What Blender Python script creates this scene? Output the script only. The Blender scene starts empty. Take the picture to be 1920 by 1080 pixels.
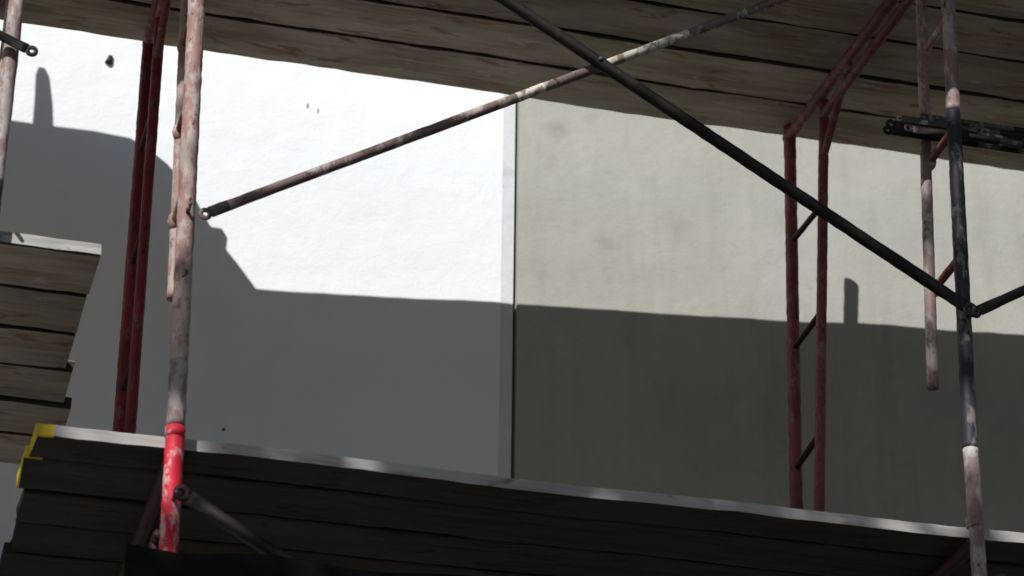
import bpy, bmesh, math, random
from mathutils import Vector, Matrix, noise
random.seed(7)
H = 1.6   # eye height: heights below are measured from eye level
scene = bpy.context.scene

# ---------------------------------------------------------------- materials
def nt(name, rough=0.85, spec=0.2):
    m = bpy.data.materials.new(name); m.use_nodes = True
    t = m.node_tree; b = t.nodes['Principled BSDF']
    b.inputs['Roughness'].default_value = rough
    b.inputs['Specular IOR Level'].default_value = spec
    return m, t, b
def N(t, typ, **kw):
    n = t.nodes.new(typ)
    for k, v in kw.items(): setattr(n, k, v)
    return n
def coords(t, scale=(1,1,1), rnd=False):
    tc = N(t, 'ShaderNodeTexCoord'); mp = N(t, 'ShaderNodeMapping')
    mp.inputs['Scale'].default_value = scale
    if rnd:
        oi = N(t, 'ShaderNodeObjectInfo'); mul = N(t, 'ShaderNodeVectorMath', operation='SCALE')
        cx = N(t, 'ShaderNodeCombineXYZ')
        for i in range(3): t.links.new(oi.outputs['Random'], cx.inputs[i])
        t.links.new(cx.outputs[0], mul.inputs[0]); mul.inputs['Scale'].default_value = 37.0
        ad = N(t, 'ShaderNodeVectorMath', operation='ADD')
        t.links.new(tc.outputs['Object'], ad.inputs[0]); t.links.new(mul.outputs[0], ad.inputs[1])
        t.links.new(ad.outputs[0], mp.inputs['Vector'])
    else:
        t.links.new(tc.outputs['Object'], mp.inputs['Vector'])
    return mp.outputs[0]
def noi(t, vec, scale, detail=5, rough=0.55, dist=0.0):
    n = N(t, 'ShaderNodeTexNoise'); n.inputs['Scale'].default_value = scale
    n.inputs['Detail'].default_value = detail; n.inputs['Roughness'].default_value = rough
    n.inputs['Distortion'].default_value = dist
    t.links.new(vec, n.inputs['Vector']); return n.outputs[0]
def ramp(t, fac, a, b, ca=(0,0,0,1), cb=(1,1,1,1)):
    r = N(t, 'ShaderNodeValToRGB'); e = r.color_ramp.elements
    e[0].position = a; e[1].position = b; e[0].color = ca; e[1].color = cb
    t.links.new(fac, r.inputs[0]); return r.outputs[0]
def mix(t, fac, a, b):
    m = N(t, 'ShaderNodeMix', data_type='RGBA')
    for sock, v in ((m.inputs[0], fac), (m.inputs[6], a), (m.inputs[7], b)):
        if hasattr(v, 'links'): t.links.new(v, sock)
        elif isinstance(v, (int, float)): sock.default_value = v
        else: sock.default_value = (*v, 1)
    return m.outputs[2]
def mul(t, a, b):
    m = N(t, 'ShaderNodeMath', operation='MULTIPLY')
    for s, v in ((m.inputs[0], a), (m.inputs[1], b)):
        if hasattr(v, 'links'): t.links.new(v, s)
        else: s.default_value = v
    return m.outputs[0]
def bump(t, b, h, strength, dist):
    n = N(t, 'ShaderNodeBump'); n.inputs['Strength'].default_value = strength
    n.inputs['Distance'].default_value = dist
    t.links.new(h, n.inputs['Height']); t.links.new(n.outputs[0], b.inputs['Normal'])

def stucco(name, c1, c2, stain, stains, amt):
    m, t, b = nt(name, 0.95, 0.1)
    v = coords(t)
    c = mix(t, ramp(t, noi(t, v, 1.7, 6), 0.35, 0.7), c1, c2)
    vs = coords(t, (7, 7, 0.7))
    c = mix(t, mul(t, ramp(t, noi(t, vs, 1.5, 6), 0.5, 0.75), amt*0.8), c, stain)
    # trowel smears
    sm = ramp(t, noi(t, coords(t, (1.6,1,0.9)), 3.2, 6, 0.6, 1.2), 0.52, 0.72)
    c = mix(t, mul(t, sm, amt), c, tuple(min(0.8, x*1.18) for x in c1))
    sm2 = ramp(t, noi(t, coords(t, (1.2,1,1.5)), 7, 7, 0.65, 1.5), 0.55, 0.72)
    c = mix(t, mul(t, sm2, amt*0.6), c, stain)
    warp = noi(t, v, 9, 5, 0.6)
    for (x, z, r, k) in stains:
        sx = N(t, 'ShaderNodeSeparateXYZ'); t.links.new(v, sx.inputs[0])
        cb = N(t, 'ShaderNodeCombineXYZ'); t.links.new(sx.outputs[0], cb.inputs[0]); t.links.new(sx.outputs[2], cb.inputs[2])
        d = N(t, 'ShaderNodeVectorMath', operation='DISTANCE'); t.links.new(cb.outputs[0], d.inputs[0])
        d.inputs[1].default_value = (x, 0, z + H)
        ad = N(t, 'ShaderNodeMath', operation='MULTIPLY_ADD'); t.links.new(warp, ad.inputs[0])
        ad.inputs[1].default_value = r * 5.0; t.links.new(d.outputs['Value'], ad.inputs[2])
        f = ramp(t, ad.outputs[0], r * 2.0, r * 3.6, (1,1,1,1), (0,0,0,1))
        c = mix(t, mul(t, f, k), c, stain)
    t.links.new(c, b.inputs['Base Color'])
    fine = noi(t, v, 90, 4, 0.7); coarse = noi(t, v, 7, 4, 0.5)
    a = N(t, 'ShaderNodeMath', operation='MULTIPLY_ADD'); t.links.new(coarse, a.inputs[0]); a.inputs[1].default_value = 4.0
    t.links.new(fine, a.inputs[2])
    bump(t, b, a.outputs[0], 0.35, 0.004)
    return m
M_white = stucco('white_stucco', (0.81,0.83,0.85), (0.78,0.80,0.825), (0.62,0.63,0.66), [(2.12,5.2,0.03,0.2)], 0.10)
M_trim = stucco('dimmed_corner_stucco', (0.66,0.675,0.70), (0.61,0.625,0.65), (0.36,0.37,0.39), [(2.33,5.2,0.05,0.8)], 0.3)  # strip's weaker sunlight put into a darker base colour
M_grey = stucco('grey_stucco', (0.415,0.41,0.372), (0.355,0.35,0.316), (0.22,0.21,0.18),
                [(2.78,4.76,0.04,0.45),(3.0,5.03,0.06,0.35),(2.72,4.93,0.04,0.38),(2.55,5.42,0.055,0.45),(2.50,5.25,0.04,0.4),(3.45,5.1,0.06,0.2),(2.47,4.75,0.03,0.3)], 0.32)
M_groove = nt('dark_joint', 0.95)[0]; M_groove.node_tree.nodes['Principled BSDF'].inputs['Base Color'].default_value = (0.12,0.12,0.11,1)

def wood(name, dark, mid, light, paint=(0.45,0.42,0.36), pamt=0.35, var=(0.65,1.2)):
    m, t, b = nt(name, 0.85, 0.15)
    v = coords(t, (0.9, 14, 14), True); g = noi(t, v, 3.0, 8, 0.65, 0.6)
    c = mix(t, ramp(t, g, 0.32, 0.68), dark, mid)
    v2 = coords(t, (1, 3.5, 3.5), True)
    c = mix(t, mul(t, ramp(t, noi(t, v2, 2.2, 5), 0.42, 0.7), 0.8), c, light)
    kn = ramp(t, noi(t, v2, 4.5, 4, 0.6, 1.0), 0.60, 0.66)
    c = mix(t, mul(t, kn, 0.65), c, (dark[0]*0.9, dark[1]*0.6, dark[2]*0.4))
    v3 = coords(t, (1, 1.8, 1.8), True)
    sp = ramp(t, noi(t, v3, 10, 7, 0.7), 0.60, 0.66)
    c = mix(t, mul(t, sp, pamt), c, paint)
    oi = N(t, 'ShaderNodeObjectInfo'); mr = N(t, 'ShaderNodeMapRange')
    t.links.new(oi.outputs['Random'], mr.inputs[0]); mr.inputs[3].default_value = var[0]; mr.inputs[4].default_value = var[1]
    hs = N(t, 'ShaderNodeHueSaturation'); t.links.new(c, hs.inputs['Color']); t.links.new(mr.outputs[0], hs.inputs['Value'])
    t.links.new(hs.outputs[0], b.inputs['Base Color'])
    bump(t, b, g, 0.5, 0.006)
    return m
M_wood = wood('weathered_plank_wood', (0.22,0.175,0.125), (0.42,0.36,0.275), (0.52,0.46,0.37), (0.62,0.58,0.50), pamt=0.35, var=(0.8,1.15))
M_wood_d = wood('shaded_plank_wood', (0.024,0.021,0.018), (0.046,0.041,0.035), (0.060,0.054,0.047), paint=(0.1,0.09,0.08), pamt=0.15, var=(0.8,1.1))  # shade under the lower deck put into the wood colour
M_seam = wood('gap_shade_plank_edge', (0.03,0.022,0.015), (0.06,0.047,0.034), (0.07,0.055,0.04), pamt=0.05)  # shade in the plank gaps, painted onto the edges
M_edge = wood('sawn_edge_wood', (0.26,0.25,0.24), (0.42,0.40,0.385), (0.50,0.48,0.465), (0.09,0.085,0.08), 0.6, (0.95,1.05))

def metal(name, base, splat, amt, rust=(0.06,0.03,0.02), ramt=0.5, sc=1.0):
    m, t, b = nt(name, 0.6, 0.3)
    v = coords(t, (1,1,0.45)); f = noi(t, v, 26*sc, 8, 0.7)
    th = 0.72 - 0.42*amt
    c = mix(t, ramp(t, f, th, th+0.07), base, splat)
    f2 = noi(t, coords(t, (1,1,0.6)), 48*sc, 6, 0.7, 0.5)
    c = mix(t, ramp(t, f2, 0.72-0.25*ramt, 0.76-0.25*ramt), c, rust)
    f3 = noi(t, coords(t), 4, 4, 0.6); c = mix(t, mul(t, ramp(t, f3, 0.42, 0.68), 0.6), c, tuple(0.35*x for x in base))
    t.links.new(c, b.inputs['Base Color']); bump(t, b, f, 0.8, 0.003)
    return m
M_pink = metal('overspray_red_paint', (0.32,0.18,0.16), (0.45,0.38,0.345), 0.64, ramt=0.5)
M_pale = metal('pale_overspray_paint', (0.28,0.19,0.18), (0.43,0.39,0.375), 0.60, (0.03,0.03,0.035), 0.45)
M_red = metal('bright_red_paint', (0.62,0.02,0.045), (0.62,0.42,0.41), 0.50, ramt=0.3)
M_dred = metal('dull_red_paint', (0.21,0.06,0.058), (0.25,0.155,0.145), 0.48, (0.05,0.03,0.027), 0.55)
M_deepred = metal('dark_red_paint', (0.19,0.018,0.024), (0.15,0.09,0.095), 0.40, (0.04,0.015,0.015), 0.55)
M_lowred = metal('near_black_red_paint', (0.035,0.008,0.009), (0.03,0.018,0.018), 0.25, (0.015,0.008,0.008), 0.5)  # near-black red for back rungs and lower-lift bars
M_black = metal('dark_blue_metal', (0.025,0.025,0.036), (0.18,0.157,0.155), 0.42, (0.03,0.018,0.015), 0.4)  # dark blue-black tone with paler splatter
M_braceD = metal('dark_brown_paint', (0.015,0.009,0.009), (0.035,0.023,0.02), 0.3, (0.02,0.009,0.008), 0.5)
M_braceL = metal('rusty_brown_paint', (0.17,0.12,0.11), (0.42,0.37,0.345), 0.44, (0.05,0.032,0.026), 0.55, 0.7)
M_braceS = metal('sunlit_splatter_paint', (0.22,0.18,0.13), (0.6,0.56,0.48), 0.66, (0.06,0.03,0.02), 0.4, 0.8)  # paler splattered tone; sunlight on the brace put into colour
M_gal = metal('scratched_dark_steel', (0.09,0.08,0.078), (0.50,0.48,0.45), 0.42, (0.015,0.012,0.012), 0.4)
def simple(name, c, scale=20, var=0.5, rough=0.8):
    m, t, b = nt(name, rough); f = noi(t, coords(t), scale, 6, 0.6)
    t.links.new(mix(t, ramp(t, f, 0.35, 0.65), tuple(x*var for x in c), c), b.inputs['Base Color'])
    bump(t, b, f, 0.4, 0.01); return m
M_yellow = simple('yellow_end_paint', (0.75,0.58,0.04), 30, 0.7)
M_shade_sheet = simple('black_shade_sheet', (0.008,0.008,0.008), 8, 0.6, 0.95)  # black stand-in for a shaded area
M_canvas = simple('shadow_mound_canvas', (0.25,0.24,0.2), 8)
M_ground = simple('earth_ground', (0.065,0.06,0.052), 3, 0.6)
M_leaf = simple('leaf_green', (0.07,0.11,0.03), 6, 0.5)
M_bark = simple('bark', (0.12,0.09,0.07), 12)

# ---------------------------------------------------------------- helpers
def empty(name, loc=(0,0,0)):
    e = bpy.data.objects.new(name, None); e.empty_display_size = 0.2
    e.location = loc; scene.collection.objects.link(e); return e
def obj(name, bm, mats, parent=None, smooth=False):
    me = bpy.data.meshes.new(name); bmesh.ops.recalc_face_normals(bm, faces=bm.faces)
    bm.to_mesh(me); bm.free()
    for m in (mats if isinstance(mats, (list, tuple)) else [mats]): me.materials.append(m)
    if smooth:
        for p in me.polygons: p.use_smooth = True
    o = bpy.data.objects.new(name, me); scene.collection.objects.link(o)
    if parent:
        o.parent = parent; o.matrix_parent_inverse = Matrix.Translation(-Vector(parent.location))
    return o
def P(x, y, z): return Vector((x, y, z + H))
def frame_axes(d):
    d = d.normalized(); up = Vector((0,0,1)) if abs(d.z) < 0.9 else Vector((0,1,0))
    a = d.cross(up).normalized(); b = a.cross(d).normalized(); return d, a, b
def add_rings(bm, pts, radii, seg=18, cap=True, jit=0.0):
    d, a, b = frame_axes(pts[-1] - pts[0]); rings = []
    for p, (ra, rb) in zip(pts, radii):
        ring = []
        for i in range(seg):
            th = 2*math.pi*i/seg
            q = p + a*math.cos(th)*ra + b*math.sin(th)*rb
            if jit: q += (q-p)*(noise.noise(q*30)+0.8*noise.noise(q*70))*jit
            ring.append(bm.verts.new(q))
        rings.append(ring)
    for r0, r1 in zip(rings, rings[1:]):
        for i in range(seg): bm.faces.new((r0[i], r0[(i+1)%seg], r1[(i+1)%seg], r1[i]))
    if cap: bm.faces.new(rings[0][::-1]); bm.faces.new(rings[-1])
def tube(name, p0, p1, r, mat, parent, jit=0.07):
    bm = bmesh.new(); n = max(2, int((p1-p0).length/0.015))
    pts = [p0.lerp(p1, i/n) for i in range(n+1)]
    add_rings(bm, pts, [(r, r)]*(n+1), jit=jit)
    return obj(name, bm, mat, parent, True)
def eye(bm, c, axis_n, ro, ri, th):
    d, a, b = frame_axes(axis_n); seg = 20; R = []
    for off in (-th/2, th/2):
        for r in (ro, ri):
            R.append([bm.verts.new(c + d*off + a*math.cos(2*math.pi*i/seg)*r + b*math.sin(2*math.pi*i/seg)*r) for i in range(seg)])
    for i in range(seg):
        j = (i+1) % seg
        bm.faces.new((R[0][i],R[0][j],R[1][j],R[1][i])); bm.faces.new((R[2][i],R[3][i],R[3][j],R[2][j]))
        bm.faces.new((R[0][i],R[2][i],R[2][j],R[0][j])); bm.faces.new((R[1][i],R[1][j],R[3][j],R[3][i]))
def brace_part(name, p0, p1, r, mats, parent, e0=True, e1=True, bands=()):
    bm = bmesh.new(); d = (p1-p0).normalized(); L = (p1-p0).length
    s0 = r*1.0 if e0 else 0; s1 = r*1.0 if e1 else 0
    n = int(L/0.02); pts = []; rad = []
    for i in range(n+1):
        s = s0 + (L-s0-s1)*i/n; pts.append(p0 + d*s)
        k = 1.0
        if e0: k = min(k, max(0, (s-0.05)/0.06))
        if e1: k = min(k, max(0, (L-s-0.05)/0.06))
        rad.append((r*(0.13+0.87*k), r*(1.2-0.2*k)))
    add_rings(bm, pts, rad, jit=0.06)
    _, a, b = frame_axes(d)
    if e0: eye(bm, p0, a, r*1.3, r*0.42, r*0.24)
    if e1: eye(bm, p1, a, r*1.3, r*0.42, r*0.24)
    for f in bm.faces:
        s = (f.calc_center_median()-p0).dot(d)
        for lo, hi, mi in bands:
            if lo < s < hi: f.material_index = mi
    return obj(name, bm, mats, parent, True)
def plank(name, x0, x1, y0, y1, z0, z1, mats, parent, yellow=False, edge=None, dza=0, dzb=0):
    """board along x; mats: 0 face, 1 sawn edge, 2 yellow, 3 dark arris, gap shade as colour"""
    bm = bmesh.new(); xs = [x0]; s = 0.045
    if yellow: xs.append(x0+s)
    n = max(4, int((x1-x0)/0.06)); st = xs[-1]
    xs += [st+(x1-st)*i/n for i in range(1, n+1)]
    sd = random.random()*100; rings = []; c = 0.006
    for x in xs:
        ny = noise.noise(Vector((x*3.1, sd, 0)))*0.006 + noise.noise(Vector((x*14, sd, 3)))*0.003
        nz = noise.noise(Vector((x*1.3, sd, 9)))*0.008 + noise.noise(Vector((x*19, sd, 3)))*0.002
        cc = c*(1+1.2*noise.noise(Vector((x*9, sd, 5))))
        sec = [(y0+cc,z0+dza),(y1-cc,z0+dzb),(y1,z0+cc+dzb),(y1,z1-c+dzb),(y1-c,z1+dzb),(y0+c,z1+dza),(y0,z1-0.004+dza),(y0,z0+cc*0.5+dza)]
        rings.append([bm.verts.new(P(x + (random.uniform(-1,1)*0.006 if x in (x0,x1) else 0), y+ny, z+nz)) for y, z in sec])
    for k, (r0, r1) in enumerate(zip(rings, rings[1:])):
        for i in range(8):
            f = bm.faces.new((r0[i], r0[(i+1)%8], r1[(i+1)%8], r1[i]))
            if i in (1,2,7): f.material_index = 3
            if i in (5,6) and edge is not None: f.material_index = edge
            elif i == 6: f.material_index = 3
            if yellow and k == 0 and i in (5,6,7): f.material_index = 2
    f = bm.faces.new(rings[0][::-1]); f.material_index = 2 if yellow else 0
    bm.faces.new(rings[-1])
    return obj(name, bm, mats, parent)

# ---------------------------------------------------------------- ground
bm = bmesh.new(); bmesh.ops.create_grid(bm, x_segments=20, y_segments=20, size=400)
obj('ground', bm, M_ground)

# ---------------------------------------------------------------- stucco wall
SL = -0.05
def wy(x): return 8.5 + SL*(x-2.36)
SX = 0.071
prof = [(-14,0,0),(2.243+SX,0,0),(2.247+SX,0.0005,1),(2.290+SX,0.0015,1),(2.293+SX,0.022,3),(2.303+SX,0.022,3),(2.306+SX,0.000,2),(14,0.000,2)]
bm = bmesh.new(); prev = None
zs = [0, 2, 4, 5, 6, 7, 9.2]
for (x, d, mi) in prof:
    col = [bm.verts.new((x + (0.012*(z-6.2) if 2 < x < 3 else 0), wy(x)+d, z)) for z in zs]
    if prev:
        for i in range(len(zs)-1):
            f = bm.faces.new((prev[0][i], col[i], col[i+1], prev[0][i+1])); f.material_index = max(mi, prev[1]) if mi != 2 or prev[1] != 3 else 2
            if prev[1] == 0 and mi == 1: f.material_index = 1
            if prev[1] == 1 and mi == 3: f.material_index = 3
    prev = (col, mi)
for (xa, xb) in ((-14, 2.36), (2.39, 14)):
    v = [bm.verts.new((xa, wy(xa)+0.0, 9.2)), bm.verts.new((xb, wy(xb), 9.2)), bm.verts.new((xb, wy(xb)+0.3, 9.2)), bm.verts.new((xa, wy(xa)+0.3, 9.2))]
    bm.faces.new(v)
wall = obj('stucco_wall', bm, [M_white, M_trim, M_grey, M_groove])
def blemish(name, x, z, w, h, mat, seed):
    bm = bmesh.new(); rs = random.Random(seed); n = 11; fr = []; bk = []
    for i in range(n):
        a = 2*math.pi*i/n; k = rs.uniform(0.6, 1.1)
        px, pz = x+math.cos(a)*w*k, z+math.sin(a)*h*k
        fr.append(bm.verts.new(P(px, wy(px)-0.0015, pz))); bk.append(bm.verts.new(P(px, wy(px)+0.003, pz)))
    bm.faces.new(fr)
    for i in range(n): bm.faces.new((fr[i], fr[(i+1)%n], bk[(i+1)%n], bk[i]))
    obj(name, bm, mat, wall)
M_scuff = simple('scuffed_plaster', (0.5,0.5,0.51), 40)
blemish('scuff_1', 1.56, 5.385, 0.005, 0.014, M_scuff, 1)
blemish('scuff_2', 1.60, 5.368, 0.004, 0.012, M_scuff, 2)
blemish('chip_1', 1.31, 4.0, 0.007, 0.009, M_groove, 4)
bm = bmesh.new()
add_rings(bm, [P(0.80,wy(0.8)+0.01,5.47), P(0.80,wy(0.8)-0.004,5.47), P(0.803,wy(0.8)-0.008,5.482), P(0.806,wy(0.8)-0.008,5.50)], [(0.015,0.013),(0.015,0.013),(0.011,0.011),(0.008,0.008)], 10)
obj('wall_fixing', bm, M_black, wall, True)

# ---------------------------------------------------------------- scaffold frames
YF, YB = 6.5, 7.85
def scaffold(base_name, x, xt, yin_f, legs_front, mback, rung_f, rung_b, mlad, R=0.0225, pin=True, back=None, inner=None):
    """one stack of walk-through frames. x,xt: x of front leg at z=3.0 and z=5.0"""
    e = empty(base_name, (x, (YF+YB)/2, 0))
    def fx(z): return x + (xt-x)*(z-3.0)/2.0
    b0, b1 = back or (x, x); i0, i1 = inner or (x, x)
    def bx(z): return b0 + (b1-b0)*(z-3.0)/2.0
    def ix(z): return i0 + (i1-i0)*(z-3.0)/2.0
    for i, (za, zb, m) in enumerate(legs_front):
        tube('front_leg_%d' % (i+1), P(fx(max(za,1)), YF, za), P(fx(zb), YF, zb), R, m, e)
    tube('back_leg_lower', P(b0, YB, -H), P(b0, YB, 3.0), R, M_dred, e)
    tube('back_leg_upper', P(b0, YB, 3.001), P(bx(5.13), YB, 5.13), 0.0225, mback, e)
    if pin: tube('back_coupling_pin', P(bx(5.13), YB, 5.13), P(bx(5.4)+0.015, YB, 5.44), 0.024, mback, e)
    tube('front_coupling_pin', P(fx(5.13), YF, 5.13), P(fx(5.13), YF, 5.30), 0.019, mback, e)
    tube('front_ladder_tube', P(x+0.0, yin_f, 3.54), P(fx(5.1), yin_f, 5.10), 0.018, mlad, e)
    tube('back_ladder_tube', P(i0, 7.56, 2.95), P(ix(5.1), 7.56, 5.10), 0.018, mback, e)
    for i, z in enumerate(rung_f): tube('front_rung_%d' % (i+1), P(fx(z), YF, z), P(fx(z), yin_f, z-0.01), 0.013, M_dred if i else M_pink, e)
    for i, z in enumerate(rung_b): tube('back_rung_%d' % (i+1), P(bx(z), YB, z), P(ix(z), 7.56, z), 0.011, M_lowred, e)
    for i, z in enumerate(rung_f):
        bm = bmesh.new(); bmesh.ops.create_icosphere(bm, subdivisions=2, radius=0.021, matrix=Matrix.Translation(P(fx(z), yin_f-0.008, z-0.01)) @ Matrix.Diagonal((1,1,1.5,1)))
        obj('weld', bm, mlad, e, True)
    tube('top_bar', P(fx(5.1), YF-0.02, 5.115), P(bx(5.1), YB+0.02, 5.115), 0.022, M_dred, e)
    tube('arch_bar', P(fx(5.0), yin_f, 5.035), P(ix(5.0), 7.56, 5.035), 0.018, M_dred, e)
    tube('arch_knee', P(ix(4.86), 7.56, 4.86), P(ix(5.0), 7.3, 5.10), 0.014, M_dred, e)
    tube('lower_top_bar', P(x, YF, 2.955), P(b0, YB+0.02, 2.955), 0.021, M_lowred, e)
    tube('lower_arch_bar', P(x, YF+0.2, 2.80), P(b0, YB-0.2, 2.80), 0.016, M_lowred, e)
    for z in (2.3,1.85,1.4,0.9,0.4,-0.1,-0.6):
        tube('lower_rung', P(x, YF, z), P(x, YF+0.25, z), 0.013, M_lowred, e)
        tube('lower_rung', P(b0, YB, z), P(b0, YB-0.29, z), 0.013, M_lowred, e)
    tube('lower_ladder_front', P(x, YF+0.25, -1.2), P(x, YF+0.25, 2.8), 0.018, M_lowred, e)
    tube('lower_ladder_back', P(b0, YB-0.29, -1.2), P(b0, YB-0.29, 2.8), 0.018, M_lowred, e)
    tube('coupling_collar', P(fx(3.01), YF, 3.0), P(fx(3.03), YF, 3.028), R+0.002, legs_front[0][2], e)
    for z in (3.68, 5.02, 2.81):
        bm = bmesh.new(); add_rings(bm, [P(fx(z), YF-0.075, z), P(fx(z), YF+0.02, z)], [(0.006,0.006)]*2, 10)
        obj('brace_stud', bm, M_gal, e, True)
    for y, xx in ((YF, x), (YB, b0)):
        bm = bmesh.new(); add_rings(bm, [P(xx, y, -H+0.0), P(xx, y, -H+0.012)], [(0.08,0.08)]*2, 4)
        obj('base_plate', bm, M_gal, e)
    return e
scaffold('scaffold_frame', 0.866, 0.838, 6.74,
         [(-H, 3.03, M_red), (3.031, 3.22, M_pale), (3.22, 5.13, M_pink)], M_deepred, (3.80,4.10,4.40,4.75), (4.668,4.234,3.768), M_pink, 0.0255, False)
scaffold('scaffold_frame', 3.187, 3.262, 6.70,
         [(-H, 3.25, M_pale), (3.25, 4.42, M_black), (4.42, 5.13, M_pale)], M_dred, (4.775,4.354,3.897), (4.668,4.234,3.768), M_pale, back=(3.165,3.237), inner=(3.113,3.255))
scaffold('scaffold_frame', 0.318, 0.34, 6.74,
         [(-H, 3.03, M_red), (3.031, 3.7, M_black), (3.7, 5.13, M_pale)], M_dred, (4.775,4.354,3.897), (4.668,4.234,3.768), M_pale, pin=False)
scaffold('scaffold_frame', 5.54, 5.56, 6.70,
         [(-H, 3.03, M_red), (3.031, 5.13, M_pink)], M_dred, (4.775,4.354,3.897), (4.668,4.234,3.768), M_pink)
# ---------------------------------------------------------------- cross braces
def cross(x0, x1, zlo, zhi, m1, m2, bands=()):
    e = empty('cross_brace', (x0, YF, zlo+H))
    brace_part('rising_tube', P(x0, YF-0.035, zlo), P(x1, YF-0.035, zhi), 0.0150, [m1, M_braceS, M_gal, M_braceD], e, bands=bands)
    brace_part('falling_tube', P(x0, YF-0.072, zhi), P(x1, YF-0.072, zlo), 0.019, [m2], e)
    bm = bmesh.new(); xm, zm = (x0+x1)/2, (zlo+zhi)/2
    add_rings(bm, [P(xm, YF-0.095, zm), P(xm, YF-0.01, zm)], [(0.006,0.006)]*2, 8)
    obj('centre_rivet', bm, M_gal, e, True); return e
cross(0.905, 3.20, 3.675, 5.03, M_braceL, M_braceD, [(0.0,0.07,3),(1.05,1.15,1),(1.36,1.68,1)])  # long pale band paints the sunlit stretch of the rising tube
cross(3.235, 5.53, 3.69, 5.03, M_braceD, M_braceD)
cross(0.885, 3.18, 1.50, 2.81, M_braceD, M_braceD)
cross(3.22, 5.53, 1.50, 2.81, M_braceD, M_braceD)
e = empty('cross_brace', (-1.9, YF, 3.0+H))
brace_part('rising_tube', P(-1.9, YF-0.05, 5.03), P(0.385, YF-0.05, 4.115), 0.014, [M_braceD], e)

# bundle of spare braces resting on a ladder rung
e = empty('scaffold_brace_bundle', (3.1, 6.65, 4.4+H))
bz = [(3.07,6.60,4.402,0.014),(3.12,6.64,4.456,0.011),(3.085,6.66,4.418,0.013),(3.16,6.62,4.436,0.012),(3.12,6.58,4.384,0.012),(3.2,6.63,4.469,0.011)]
for i, (x, y, z, r) in enumerate(bz):
    dx = 0.13*(i%2)
    brace_part('brace_%d' % (i+1), P(x, y, z), P(x+2.3+dx, y+0.02*(i%3), z+0.03+0.012*(i%2)), r, [M_gal if i%2 else M_braceD, M_gal, M_braceD], e, bands=[(0.30,0.38,1 if i%2 == 0 else 2),(0.45,0.55,1 if i%2 == 0 else 2),(0.78,0.9,1 if i%2 == 0 else 2)])

# ---------------------------------------------------------------- decks
def deck(x0, x1, ys, ztop, th, wmats, yellow_n=0, ends=None, side=0, lip=0.012):
    e = empty('scaffold_deck', ((x0+x1)/2, ys[0], ztop+H))
    for i, (ya, yb) in enumerate(zip(ys, ys[1:])):
        xa, xb = x0, x1
        if ends:
            if side == 0: xa = x0+ends[i % len(ends)]
            else: xb = x1+ends[i % len(ends)]
        first, last = i == 0, i == len(ys)-2
        da = 0 if first else random.uniform(-lip, lip*0.3); db = 0 if last else random.uniform(-lip*0.3, lip)
        plank('plank_%d' % (i+1), xa, xb, ya+0.003, yb-0.003, ztop-th, ztop, wmats, e, yellow=i < yellow_n, edge=1 if first else None, dza=da, dzb=db)
    return e
WM = [M_wood, M_edge, M_yellow, M_seam]
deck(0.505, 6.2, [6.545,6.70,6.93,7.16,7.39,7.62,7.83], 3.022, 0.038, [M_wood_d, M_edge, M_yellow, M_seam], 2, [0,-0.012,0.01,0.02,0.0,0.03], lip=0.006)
deck(-3.0, 0.633, [6.545,6.80,7.045,7.29,7.54,7.79,8.03], 3.586, 0.040, WM, 0, [0,0.0,-0.005,0.02,0.045,0.04], side=1)
yb = [7.92-0.236*i for i in range(10)][::-1]
deck(-4.0, 7.5, yb, 5.20, 0.045, WM, lip=0.009)
# unseen mound added on the top deck, outlined to cast the stepped wall shadow
bm = bmesh.new()
pr = [(-2.6,5.2),(-2.6,5.82),(-1.2,5.88),(-0.3,5.87),(0.07,5.84),(0.25,5.83),(0.40,5.81),(0.48,5.765),(0.55,5.71),(0.62,5.63),(0.67,5.56),(0.70,5.50),(0.73,5.455),(0.775,5.45),(0.80,5.41),(0.78,5.355),(0.80,5.31),(0.84,5.265),(0.88,5.20)]
lay = [7.60,7.68,7.76,7.84,7.90]; prev = None
for k, y in enumerate(lay):
    sh = 0.0 if k == len(lay)-1 else -0.05   # wall-side layer steps out to notch the shadow edge
    col = [bm.verts.new(P(x+(sh if x > 0.45 else 0)+noise.noise(Vector((x*6,y*9,z*6)))*0.010, y, 5.203+(z-5.2)*(0.97 if k == 0 else 1))) for x, z in pr]
    if prev:
        for i in range(len(pr)-1): bm.faces.new((prev[i], prev[i+1], col[i+1], col[i]))
    else: first = col
    prev = col
bm.faces.new(first); bm.faces.new(prev[::-1])
obj('shadow_caster_mound', bm, M_canvas)
bm = bmesh.new()
add_rings(bm, [P(0.085,7.92,5.21),P(0.08,7.92,5.80),P(0.073,7.92,5.92),P(0.06,7.92,6.03),P(0.055,7.92,6.065)], [(0.040,0.02),(0.040,0.02),(0.034,0.018),(0.026,0.016),(0.014,0.01)], 10)
obj('shadow_caster_stake', bm, M_wood, None, True)  # unseen stake, added to cast a short upright shadow on the wall
# near-black sheet added in place of the shade below the lower lift
bm = bmesh.new(); g = []
for i in range(41):
    x = 0.74+2.6*i/40; row = []
    for j in range(9):
        z = 2.625 - 0.9*j/8; row.append(bm.verts.new(P(x, 6.36+0.03*noise.noise(Vector((x*5,z*1.2,0)))*(0.3+j/4), z+0.015*noise.noise(Vector((x*4,1,2))))))
    g.append(row)
for i in range(40):
    for j in range(8): bm.faces.new((g[i][j], g[i+1][j], g[i+1][j+1], g[i][j+1]))
obj('shade_sheet', bm, M_shade_sheet, None, True)

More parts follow.
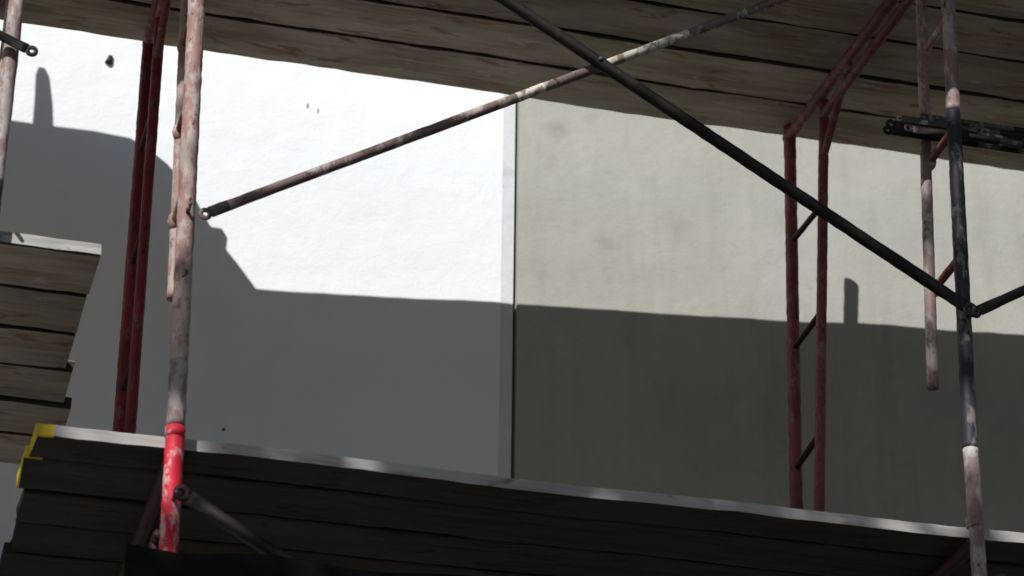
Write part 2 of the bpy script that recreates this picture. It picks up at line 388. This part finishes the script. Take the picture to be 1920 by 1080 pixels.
# ---------------------------------------------------------------- unseen tree (added to throw dappled shade on the front of the scaffold)
tr = empty('dapple_tree', (-5.2, 0.2, 0))
def limb(name, pts, rad):
    bm = bmesh.new(); add_rings(bm, [Vector(p) for p in pts], [(r,r) for r in rad], 12, jit=0.15); obj(name, bm, M_bark, tr, True)
limb('trunk', [(-5.2,0.2,0),(-5.1,0.3,1.5),(-5.15,0.35,3.5),(-4.9,0.5,5.2),(-4.6,0.7,7.2)], [0.28,0.21,0.18,0.15,0.11])
tips = [((-4.7,0.6,6.6),(1.2,1.6,9.0)),((-4.6,0.7,7.0),(0.2,1.5,10.6)),((-4.9,0.5,6.2),(-7.0,0.0,9.2)),((-4.6,0.7,7.1),(-1.0,1.4,11.4)),((-4.8,0.5,6.4),(-4.4,-1.4,9.6)),((-4.6,0.7,7.1),(-4.6,0.3,10.6))]
cl = []; sparse = []
for i, (a, b) in enumerate(tips):
    a, b = Vector(a), Vector(b); pts = [a.lerp(b, k/7)+Vector((0,0,0.5*math.sin(math.pi*k/7))) for k in range(8)]
    limb('limb_%d' % (i+1), pts, [0.09,0.07,0.06,0.045,0.035,0.025,0.015,0.01])
    (sparse if i in (0,1) else cl).extend(pts[2:])
bm = bmesh.new(); rs = random.Random(3)
def leaves(cc, n, s3, s0, s1):
    for _ in range(n):
        q = cc + Vector((rs.gauss(0,s3[0]), rs.gauss(0,s3[1]), rs.gauss(0,s3[2])))
        a = Vector((rs.gauss(0,1),rs.gauss(0,1),rs.gauss(0,1))).normalized(); _, u, w = frame_axes(a)
        s = rs.uniform(s0, s1)
        bm.faces.new([bm.verts.new(q+u*s*1.5), bm.verts.new(q+w*s*0.8), bm.verts.new(q-u*s*1.5), bm.verts.new(q-w*s*0.8)])
for grp, k in ((cl, 6), (sparse, 3)):
    for c in grp:
        for _ in range(k):
            leaves(c + Vector((rs.gauss(0,0.45), rs.gauss(0,0.35), rs.gauss(0.0,0.3))), 26, (0.13,0.13,0.12), 0.05, 0.085)
# added leaf clumps, spaced to stripe the lower deck edge with shade
x = -2.75
while x < 1.5:
    leaves(Vector((x, 1.55+rs.gauss(0,0.02), 9.5+rs.gauss(0,0.02))), 60, (0.022,0.03,0.11), 0.028, 0.042)
    x += rs.uniform(0.22, 0.36)
obj('dapple_foliage', bm, M_leaf, tr)

# ---------------------------------------------------------------- light
sd = Vector((-0.75, -1.0, 0.98)).normalized()
el = math.asin(sd.z); az = math.atan2(sd.x, sd.y)
w = bpy.data.worlds.new('World'); scene.world = w; w.use_nodes = True
t = w.node_tree; bg = t.nodes['Background']; sk = t.nodes.new('ShaderNodeTexSky')
sk.sky_type = 'NISHITA'; sk.sun_disc = False; sk.sun_elevation = el; sk.sun_rotation = az
t.links.new(sk.outputs[0], bg.inputs[0]); bg.inputs[1].default_value = 0.056
sl = bpy.data.lights.new('sun', 'SUN'); sl.energy = 5.0; sl.angle = math.radians(0.5); sl.color = (1.0,0.985,0.96)
so = bpy.data.objects.new('sun', sl); so.location = (-8,-10,14); so.rotation_euler = sd.to_track_quat('Z','Y').to_euler()
scene.collection.objects.link(so)

# ---------------------------------------------------------------- camera
cam = bpy.data.cameras.new('camera'); cam.lens = 93.75; cam.sensor_width = 36; cam.clip_end = 2000; cam.clip_start = 0.05
cam.dof.use_dof = True; cam.dof.focus_distance = 8.4; cam.dof.aperture_fstop = 3.2
co = bpy.data.objects.new('camera', cam); co.location = (0,0,H)
co.rotation_euler = (math.radians(118), 0, math.radians(-15.5)); scene.collection.objects.link(co)
scene.camera = co
scene.view_settings.view_transform = 'Standard'; scene.view_settings.look = 'None'; scene.view_settings.exposure = 0
